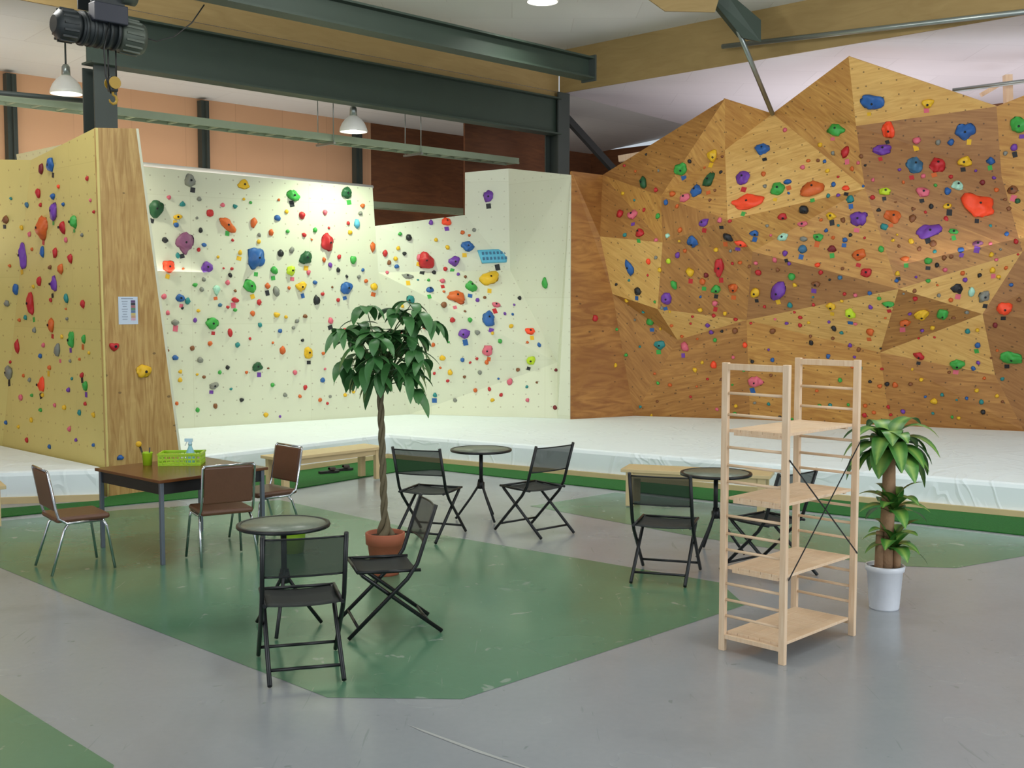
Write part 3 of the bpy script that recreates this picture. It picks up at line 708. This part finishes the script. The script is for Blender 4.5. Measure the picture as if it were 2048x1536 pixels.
# ------------------------------------------------------------------ bistro tables
def bistro():
    r = thing('bistro_table', 'x', 'table', (0, 0, 0), 0, 'round glass bistro tables')
    MB().lathe([(0, .690), (.278, .690), (.278, .700), (0, .700)], 40).build('glass_top', glass, r)
    MB().lathe([(.276, .680), (.300, .680), (.304, .69), (.300, .702), (.276, .702), (.276, .680)], 40).build('rim', blackm, r)
    m = MB(); m.tube([(0, 0, .685), (0, 0, .33)], .019, 12); m.lathe([(0, .66), (.1, .675), (.1, .686), (0, .686)], 18); m.lathe([(0, .31), (.035, .31), (.035, .37), (.02, .38), (0, .38)], 14)
    m.build('pole', blackm, r)
    for k in range(3):
        a = 2*math.pi*k/3 + .5; c, s_ = math.cos(a), math.sin(a)
        MB().tube([(.018*c, .018*s_, .40), (.03*c, .03*s_, .33), (.10*c, .10*s_, .22), (.25*c, .25*s_, .012)], .012, 10).build('leg', blackm, r)
    return r
for i, (x, y, lab) in enumerate(((567, 1047, 'round glass bistro table nearest the viewer, between two folding chairs'), (962, 898, 'round glass bistro table farthest back, right of the braided tree'), (1432, 945, 'round glass bistro table on the right, partly behind the pine shelf'))):
    p = P(x, y, .7); loc = (p.x, p.y, 0)
    if i == 0: tb = bistro(); tb.location = loc; tb['label'] = lab
    else: dup(tb, loc, (0, .6, 1.3)[i], lab)

# ------------------------------------------------------------------ folding chairs
def folding_chair():
    r = thing('folding_chair', 'x', 'chair', (0, 0, 0), 0, 'black mesh folding chairs')
    ya, za_, yb, zb = -.155, .44, -.285, .83
    hw = .232
    n = 8; prev = None; m = MB()
    for (y, z) in [(-.18, .425), (-.05, .418), (.08, .418), (.21, .43)]:
        row = [m.bm.verts.new((-(hw-.018)+2*(hw-.018)*k/n, y, z - .012*math.sin(math.pi*k/n))) for k in range(n+1)]
        if prev:
            for k in range(n): m.bm.faces.new((prev[k], prev[k+1], row[k+1], row[k])).smooth = True
        prev = row
    m.build('seat', meshs, r, solid=.004)
    m = MB(); prev = None
    for t in (.40, .6, .8, .985):
        y = ya+(yb-ya)*t; z = za_+(zb-za_)*t
        row = [m.bm.verts.new((-(hw-.008)+2*(hw-.008)*k/n, y-.022*math.sin(math.pi*k/n), z)) for k in range(n+1)]
        if prev:
            for k in range(n): m.bm.faces.new((prev[k], prev[k+1], row[k+1], row[k])).smooth = True
        prev = row
    m.build('backrest', meshf, r)
    for t, nm in ((.985, 'back_hem'), (.40, 'back_hem')):
        y = ya+(yb-ya)*t; z = za_+(zb-za_)*t
        MB().tube([(-(hw-.008)+2*(hw-.008)*k/n, y-.022*math.sin(math.pi*k/n), z) for k in range(n+1)], .006, 6).build(nm, blackm, r)
    for s_ in (-1, 1):
        MB().tube([(s_*hw, -.29, .845), (s_*hw, -.20, .575), (s_*hw, -.165, .47), (s_*hw, -.10, .375), (s_*hw, .28, .012)], .0135, 10).build('back_frame', blackm, r)
        MB().tube([(s_*(hw-.026), .20, .43), (s_*(hw-.026), .18, .405), (s_*(hw-.026), -.33, .012)], .0135, 10).build('leg', blackm, r)
        MB().tube([(s_*(hw-.013), -.19, .425), (s_*(hw-.013), .22, .432)], .011, 8).build('seat_rail', blackm, r)
    for y, z, w in ((.215, .075, hw), (-.248, .075, hw-.026)):
        MB().tube([(-w, y, z), (w, y, z)], .010, 8).build('crossbar', blackm, r)
    MB().tube([(-hw+.02, .215, .43), (hw-.02, .215, .43)], .010, 8).build('seat_bar', blackm, r)
    return r
fc = None
for x, y, z, fx, fy, lab in ((-1.235, 6.64, 0, -.27, .96, 'black mesh folding chair nearest the viewer, its back turned to us'),
    (-.83, 7.46, 0, -.95, -.28, 'black mesh folding chair seen from the side, before the terracotta pot'),
    (-.75, 10.46, 0, .36, .93, 'black mesh folding chair just right of the braided tree trunk, at the farthest table'),
    (.20, 10.66, 0, -.66, .75, 'black mesh folding chair to the right of the farthest round table'),
    (1.20, 8.90, 0, .30, .95, 'black mesh folding chair left of the pine shelf, back toward us'),
    (2.02, 9.02, 0, -.62, .78, 'black mesh folding chair half hidden behind the pine shelf')):
    if fc is None: fc = folding_chair(); fc.location = (x, y, 0); fc.rotation_euler = (0, 0, face(fx, fy)); fc['label'] = lab
    else: dup(fc, (x, y, 0), face(fx, fy), lab)

# ------------------------------------------------------------------ office table + chairs
tr_ = thing('office_table', 'square brown topped table with black apron and grey steel legs', 'table', (-2.88, 9.98, 0), math.radians(47.5))
TX, TY = 1.06, 1.06
MB().box((0, 0, .688), (TX, TY, .026)).build('table_top', tabletop, tr_, bevel=.005)
m = MB()
for s_ in (-1, 1): m.box((0, s_*(TY/2-.05), .625), (TX-.1, .02, .1)); m.box((s_*(TX/2-.05), 0, .625), (.02, TY-.1, .1))
m.build('apron', apron_b, tr_)
for sx in (-1, 1):
    for sy in (-1, 1): MB().box((sx*(TX/2-.04), sy*(TY/2-.04), .337), (.032, .032, .674)).build('leg', M('grey steel leg', (120, 128, 140), .35, .6), tr_, bevel=.003)
def brown_chair():
    r = thing('office_chair', 'x', 'chair', (0, 0, 0), 0, 'brown vinyl chairs around the office table')
    MB().box((0, .01, .437), (.43, .42, .045)).build('seat', brownv, r, bevel=.02)
    MB().box((0, -.225, .665), (.40, .028, .31), Matrix.Rotation(.16, 3, 'X')).build('backrest', brownv, r, bevel=.013)
    for s_ in (-1, 1):
        MB().tube([(s_*.205, .16, .41), (s_*.21, .19, .36), (s_*.235, .24, .01)], .011, 10).build('leg', chrome, r)
        MB().tube([(s_*.205, -.10, .41), (s_*.215, -.14, .36), (s_*.235, -.25, .01)], .011, 10).build('leg', chrome, r)
        MB().tube([(s_*.213, .16, .408), (s_*.213, -.12, .408), (s_*.213, -.18, .45), (s_*.213, -.20, .52), (s_*.213, -.252, .81), (s_*.195, -.258, .83)], .011, 10).build('back_post', chrome, r)
    MB().tube([(-.205, .05, .405), (.205, .05, .405)], .010, 8).build('stretcher', chrome, r)
    MB().tube([(-.2, -.257, .83), (.2, -.257, .83)], .009, 8).build('top_rail', chrome, r)
    return r
bc = brown_chair(); bc.location = (-3.52, 9.18, 0); bc.rotation_euler = (0, 0, face(.80, .60)); bc['label'] = 'brown vinyl chrome chair left of the brown table, seen side-on'
dup(bc, (-2.41, 9.46, 0), face(-.50, .87), 'brown vinyl chrome chair in front of the brown table, its back to us')
dup(bc, (-2.23, 10.34, 0), face(-.72, -.69), 'brown vinyl chrome chair on the far right side of the brown table')
# things on the table
zt_ = .702
p = P(364, 928, zt_); r = thing('basket', 'lime green plastic basket on the brown table', 'basket', p, math.radians(5))
m = MB()
w, d_, h_ = .36, .24, .10
for s_ in (-1, 1):
    for k in range(3):
        z = .02+.035*k
        m.box((0, s_*d_/2, z), (w, .006, .014)); m.box((s_*w/2, 0, z), (.006, d_, .014))
    for k in range(11): m.box((-w/2+w*k/10, s_*d_/2, .05), (.008, .006, .1))
    for k in range(7): m.box((s_*w/2, -d_/2+d_*k/6, .05), (.006, .008, .1))
m.box((0, 0, .004), (w, d_, .008)); m.build('basket_body', lime, r)
m = MB()
for s_ in (-1, 1): m.box((0, s_*d_/2, .103), (w+.02, .016, .014)); m.box((s_*w/2, 0, .103), (.016, d_+.02, .014))
m.build('rim', lime, r)
p2 = P(381, 926, zt_+.01); r = thing('spray_bottle', 'pale blue spray bottle standing in the lime basket', 'bottle', p2)
sb = M('pale blue plastic', (150, 206, 220), .25, alpha=.85)
MB().lathe([(0, 0), (.036, 0), (.038, .02), (.036, .10), (.018, .14), (.014, .16), (0, .16)], 18).build('bottle_body', sb, r)
m = MB(); m.lathe([(0, .16), (.018, .16), (.018, .18), (.012, .19), (0, .19)], 14); m.box((-.012, 0, .205), (.07, .022, .028)); m.build('spray_head', M('white blue cap', (180, 214, 230), .3), r)
MB().bar((-.03, 0, .19), (-.045, 0, .155), .012, .008).build('trigger', whitep, r)
p = P(295, 930, zt_); r = thing('pen_cup', 'lime green ribbed cup with pens on the brown table', 'cup', p)
MB().lathe([(0, 0), (.038, 0), (.045, .105), (.049, .11), (.045, .115), (.041, .105), (.035, .01), (0, .01)], 20).build('cup_body', lime, r)
for i, (dx, dy, tx, ty, h, c, nm) in enumerate(((-.015, 0, -.05, .0, .17, (30, 30, 34), 'black pen standing in the lime cup, leaning left'), (.01, .01, .0, .03, .15, (40, 44, 60), 'dark pen standing upright in the lime cup'))):
    tag(MB().tube([p+V((dx, dy, .012)), p+V((dx+tx*.9, dy+ty, h))], .006, 8).build('pen', M('pen %d' % i, c, .4)), nm, 'pen')
rr = thing('brush', 'yellow headed brush sticking out of the lime cup', 'brush', p+V((-.01, -.012, .012)))
MB().tube([(0, 0, 0), (-.055, 0, .155)], .005, 8).build('handle', M('brush handle', (60, 50, 30), .5), rr)
m = MB(); bmesh.ops.create_icosphere(m.bm, subdivisions=2, radius=.027, matrix=Matrix.Translation((-.06, 0, .175))); m.build('brush_head', M('yellow foam', (216, 170, 30), .7), rr)
# lime bin on the floor behind the nearest table
p = P(586, 1104); r = thing('bin', 'lime green plastic bin on the floor behind the nearest round table', 'bin', p, .3)
MB().lathe([(0, 0), (.09, 0), (.11, .17), (.117, .175), (.11, .182), (.104, .17), (.085, .012), (0, .012)], 24).build('bin_body', M('pale lime plastic', (170, 206, 60), .4), r)
MB().lathe([(.11, .162), (.122, .164), (.122, .184), (.108, .184), (.11, .162)], 24).build('rim', lime, r)

# ------------------------------------------------------------------ pine shelf
p1, p2, p3 = P(1437, 1303), P(1567, 1328), P(1710, 1268)
dyv = (p3-p2); ang = math.atan2(dyv.y, dyv.x)
cx = (p1+p3)/2
Ls = .84; Ws = .42; HS_ = 1.775
r = thing('shelf_unit', 'unpainted pine shelf unit with ladder sides and four shelves', 'shelf', (cx.x, cx.y, 0), ang)
for sx in (-1, 1):
    for sy in (-1, 1):
        MB().box((sx*Ls/2, sy*Ws/2, HS_/2), (.030, .042, HS_)).boxuv().build('post', pine, r, bevel=.003)
    MB().box((sx*Ls/2, 0, HS_-.025), (.026, Ws-.042, .038)).boxuv().build('top_rail', pine, r, bevel=.002)
    MB().box((sx*Ls/2, 0, .09), (.024, Ws-.042, .028)).boxuv().build('bottom_rail', pine, r, bevel=.002)
    for z in (.22, .32, .42, .63, .73, .84, 1.05, 1.15, 1.26, 1.46, 1.59):
        MB().tube([(sx*Ls/2, -Ws/2+.02, z), (sx*Ls/2, Ws/2-.02, z)], .009, 8).build('rung', pine, r)
for z in (.11, .515, .945, 1.36):
    m = MB()
    for k in range(5): m.box((0, (k-2)*Ws*.185, z), (Ls-.04, Ws*.18, .018))
    for sx in (-1, 1): m.box((sx*(Ls/2-.03), 0, z-.017), (.025, Ws-.1, .02))
    m.boxuv().build('shelf_board', pine, r, bevel=.0015)
for a, b_ in (((-Ls/2, -Ws/2-.026, 1.22), (Ls/2, -Ws/2-.026, .54)), ((-Ls/2, -Ws/2-.032, .51), (Ls/2, -Ws/2-.032, 1.26))):
    MB().bar(a, b_, .003, .009).build('cross_brace', blackm, r)

# ------------------------------------------------------------------ braided tree
p = P(771, 1148); r = thing('potted_tree', 'braided trunk tree with dark glossy leaves in a terracotta pot', 'plant', (p.x, p.y, 0))
MB().lathe([(0, 0), (.105, 0), (.11, .02), (.138, .24), (.152, .245), (.156, .33), (.148, .335), (.138, .33), (.132, .30), (0, .30)], 32).build('pot', terra, r)
MB().lathe([(.132, .302), (.06, .31), (0, .312)], 24).build('soil', soil, r)
TZ = 1.44
for k in range(3):
    pts = []; rs = []
    for i in range(61):
        t = i/60; z = .29+(TZ-.29)*t; a = k*2.094+t*17; rr_ = .015+.035*max(0, 1-t*6)**1.5
        pts.append((rr_*math.cos(a)-.03*t, rr_*math.sin(a), z)); rs.append(.0165+.02*max(0, 1-t*7)-.003*t)
    MB().tube(pts, rs, 8).build('trunk_strand', bark, r)
rl = random.Random(8); m = MB(); mp = MB()
cc = V((0.01, 0, 1.73))
ends = []
NE = 38
for i in range(NE):
    az = i*2.399+rl.uniform(-.4, .4); el = -.85+2.1*((i+.5)/NE)
    e = cc+V((.31*math.cos(az)*math.cos(el), .31*math.sin(az)*math.cos(el), .30*math.sin(el)))*rl.uniform(.5, 1.25)
    ends.append(e)
ends += [V((.28, -.05, 2.06)), V((.22, .0, 2.13)), V((-.12, -.1, 2.10)), V((.38, 0, 1.99)), V((-.33, -.1, 1.93))]
for e in ends:
    base = V((-.03+rl.uniform(-.02, .02), rl.uniform(-.02, .02), TZ+rl.uniform(-.06, .26)))
    mid = (base+e)/2+V((0, 0, .05)); mp.tube([base, mid, e], [.006, .005, .003], 6)
    out = (e-V((0, 0, 1.55))); out.normalize()
    nrm = (out*.8+V((rl.uniform(-.4, .4), rl.uniform(-.4, .4), .45))).normalized(); t1 = nrm.cross(V((.3, .8, .1))).normalized(); t2 = nrm.cross(t1)
    nl = rl.choice((4, 5, 6)); a0 = rl.uniform(0, 6.28)
    for k in range(nl):
        a = a0+2*math.pi*k/nl+rl.uniform(-.25, .25); d = t1*math.cos(a)+t2*math.sin(a)+out*.25-AZ*.2
        m.leaf(e, d, rl.uniform(.14, .26), rl.uniform(.07, .108), rl.uniform(.8, 2.6), 7, .18)
mp.tube([(-.03, 0, TZ-.03), (-.02, 0, 1.78)], [.022, .008], 8)
m.build('foliage', leaf1, r); mp.build('branches', M('green stems', (74, 96, 48), .6), r)

# ------------------------------------------------------------------ cane plant
p = P(1768, 1216); r = thing('potted_cane_plant', 'cane plant with strappy striped leaves in a white pot', 'plant', (p.x, p.y, 0))
MB().lathe([(0, 0), (.098, 0), (.102, .01), (.122, .265), (.132, .27), (.136, .305), (.130, .31), (.120, .305), (.116, .28), (0, .28)], 32).build('pot', whitep, r)
MB().lathe([(.116, .282), (.05, .29), (0, .292)], 24).build('soil', soil, r)
MB().tube([(0, 0, .26), (.005, 0, .5), (.015, 0, .8), (.012, 0, 1.06)], [.054, .048, .046, .042], 14).build('cane', cane, r)
MB().tube([(.075, -.01, .26), (.08, -.01, .42)], [.03, .028], 12).build('cane', cane, r)
MB().tube([(-.055, -.03, .26), (-.05, -.03, .55)], [.03, .027], 12).build('cane', cane, r)
lp = lambda t: min(1, .45+2.2*t) if t < .3 else max(0, 1-((t-.3)/.7)**2.4)
def tuft(c, n, L, W, droop, upb, seed):
    rl = random.Random(seed); m = MB()
    for i in range(n):
        az = i*2.399+rl.uniform(-.2, .2); el = upb+(1.3-upb)*(i/n)
        d = V((math.cos(az)*math.cos(el), math.sin(az)*math.cos(el), math.sin(el)))
        m.leaf(V(c)+V((0, 0, .07*i/n)), d, L*rl.uniform(.8, 1.1), W*rl.uniform(.85, 1.1), droop*rl.uniform(.8, 1.2), 10, .12, lp)
    return m
tuft((.012, 0, 1.08), 30, .40, .16, 2.8, .4, 5).build('leaf_crown', leaf2, r)
tuft((.03, -.05, .68), 15, .27, .12, 1.8, .42, 6).build('leaf_crown', leaf2, r)
tuft((.035, -.055, .42), 15, .26, .12, 1.8, .42, 8).build('leaf_crown', leaf2, r)

# ------------------------------------------------------------------ electric hoist
hp = B(-1.02, -2.23, 0); hp.z = 4.76
r = thing('electric_hoist', 'dark electric hoist hanging from the upper rail at top left', 'hoist', hp, UANG)
hd = M('hoist dark paint', (38, 44, 46), .5, .3, .15); hg = M('hoist grey cast', (72, 80, 72), .5, .4, .1); hy = M('hoist yellow', (160, 128, 36), .5); hb = M('hoist dark blue', (34, 38, 50), .5, .2)
m = MB(); m.tube([(-.22, 0, 0), (.16, 0, 0)], .15, 22)
for x in (-.2, -.12, -.04, .04, .12): m.tube([(x, 0, 0), (x+.03, 0, 0)], .165, 22)
m.build('drum', hd, r)
m = MB(); m.tube([(.16, 0, 0), (.20, 0, 0), (.38, 0, -.01), (.43, 0, -.01), (.45, 0, -.01)], [.13, .165, .165, .15, .09], 20)
for k in range(16):
    a = 2*math.pi*k/16; m.bar((.2, .165*math.cos(a), .165*math.sin(a)), (.38, .165*math.cos(a), -.01+.165*math.sin(a)), .02, .02)
m.build('motor', hg, r)
m = MB(); m.tube([(-.22, 0, 0), (-.26, 0, 0), (-.40, 0, 0), (-.46, 0, 0)], [.13, .155, .15, .08], 20)
for k in range(14):
    a = 2*math.pi*k/14; m.bar((-.27, .15*math.cos(a), .15*math.sin(a)), (-.41, .15*math.cos(a), .15*math.sin(a)), .018, .02)
m.build('gear_housing', hd, r)
MB().box((.02, -.15, .14), (.34, .14, .18)).build('control_box', hb, r, bevel=.01)
m = MB()
for s_ in (-1, 1):
    m.box((.02, s_*.14, .44), (.34, .015, .46)); m.box((.02, s_*.09, .21), (.1, .1, .04))
m.build('trolley_plate', hd, r)
for sx in (-1, 1):
    for s_ in (-1, 1): MB().tube([(.02+sx*.1, s_*.125, .585), (.02+sx*.1, s_*.075, .585)], .04, 16).build('wheel', hg, r)
MB().tube([(.30, -.14, .35), (.16, -.14, .35)], .085, 16).build('travel_motor', hg, r)
hz = -.54
for dx_ in (-.04, .04): MB().tube([(.12+dx_, 0, -.1), (.12+dx_, 0, hz+.1)], .008, 6).build('rope', blackm, r)
hk = MB(); hk.box((.12, 0, hz+.05), (.085, .08, .15)); hk = hk.build('hook_block', hd, r, bevel=.015)
for s_ in (-1, 1): MB().tube([(.12, s_*.045, hz+.06), (.12, s_*.056, hz+.06)], .06, 18).build('sheave', hy, hk)
pts = [(.12, 0, hz), (.12, 0, hz-.05)]+[(.12+.04*math.sin(a), 0, hz-.095+.045*math.cos(a)) for a in [0.0, .8, 1.6, 2.4, 3.2, 4.0, 4.6]]
MB().tube(pts, [.012]*2+[.012, .013, .015, .015, .014, .011, .006], 8).build('hook', hy, hk)
MB().tube([(.0, -.2, .05), (-.06, -.2, -.2), (-.05, -.2, -.45), (.0, -.2, -.62)], .008, 6).build('pendant_cable', blackm, r)
MB().tube([(.44, 0, .02), (.6, .0, .0), (.8, 0, .08), (1.0, 0, .25), (1.15, 0, .46)], .007, 6).build('power_cable', blackm, r)

# ------------------------------------------------------------------ lights
w = bpy.data.worlds.new('world'); S.world = w; w.use_nodes = True
bg = w.node_tree.nodes['Background']; bg.inputs[0].default_value = (.82, .91, 1, 1); bg.inputs[1].default_value = .62
def area(loc, tgt, sx, sy, e, col=(1, 1, 1)):
    l = bpy.data.lights.new('area_light', 'AREA'); l.shape = 'RECTANGLE'; l.size = sx; l.size_y = sy; l.energy = e; l.color = col
    o = bpy.data.objects.new('area_light', l); COL.objects.link(o); o.location = loc
    o.rotation_euler = (V(tgt)-V(loc)).to_track_quat('-Z', 'Y').to_euler()
area((9, 1, 3.2), (1, 13, 1.5), 5, 4, 420, (.93, .96, 1))
area((-6, -2, 3.5), (0, 13, 2), 6, 4, 320, (.95, .985, 1))
# unseen uplights added behind the climbing walls to brighten eaves ceilings and back wall
area(B(11.0, -7.0, 3.2), B(10.6, -6.5, 6), 3, 5, 78, (1, .97, 1))
area(B(10.8, -3.2, 3.4), B(10.2, -3.4, 6), 3, 3, 64, (1, .97, 1))
area(B(2.0, 2.3, 2.6), B(2.0, 2.1, 6), 8, 1.2, 75, (1, .98, .95))
area(B(-3.0, 2.6, 2.4), B(-3.0, 2.3, 6), 3, 1, 35, (1, .98, .95))
area(B(8.6, 2.3, 2.6), B(8.6, 2.6, 6), 2, 1, 14, (1, .92, .82))
for x, y in ((-3, 8), (2, 6), (4.5, 11), (0, 11.5), (-5, 11.5), (7, 8)):  # overhead fill points added without fixtures to brighten the hall
    l = bpy.data.lights.new('overhead_fill', 'POINT'); l.energy = 106; l.shadow_soft_size = .25; l.color = (1, .99, .94)
    o = bpy.data.objects.new('overhead_fill', l); COL.objects.link(o); o.location = (x, y, 5.6)
S.view_settings.view_transform = 'Standard'; S.view_settings.exposure = 0.0
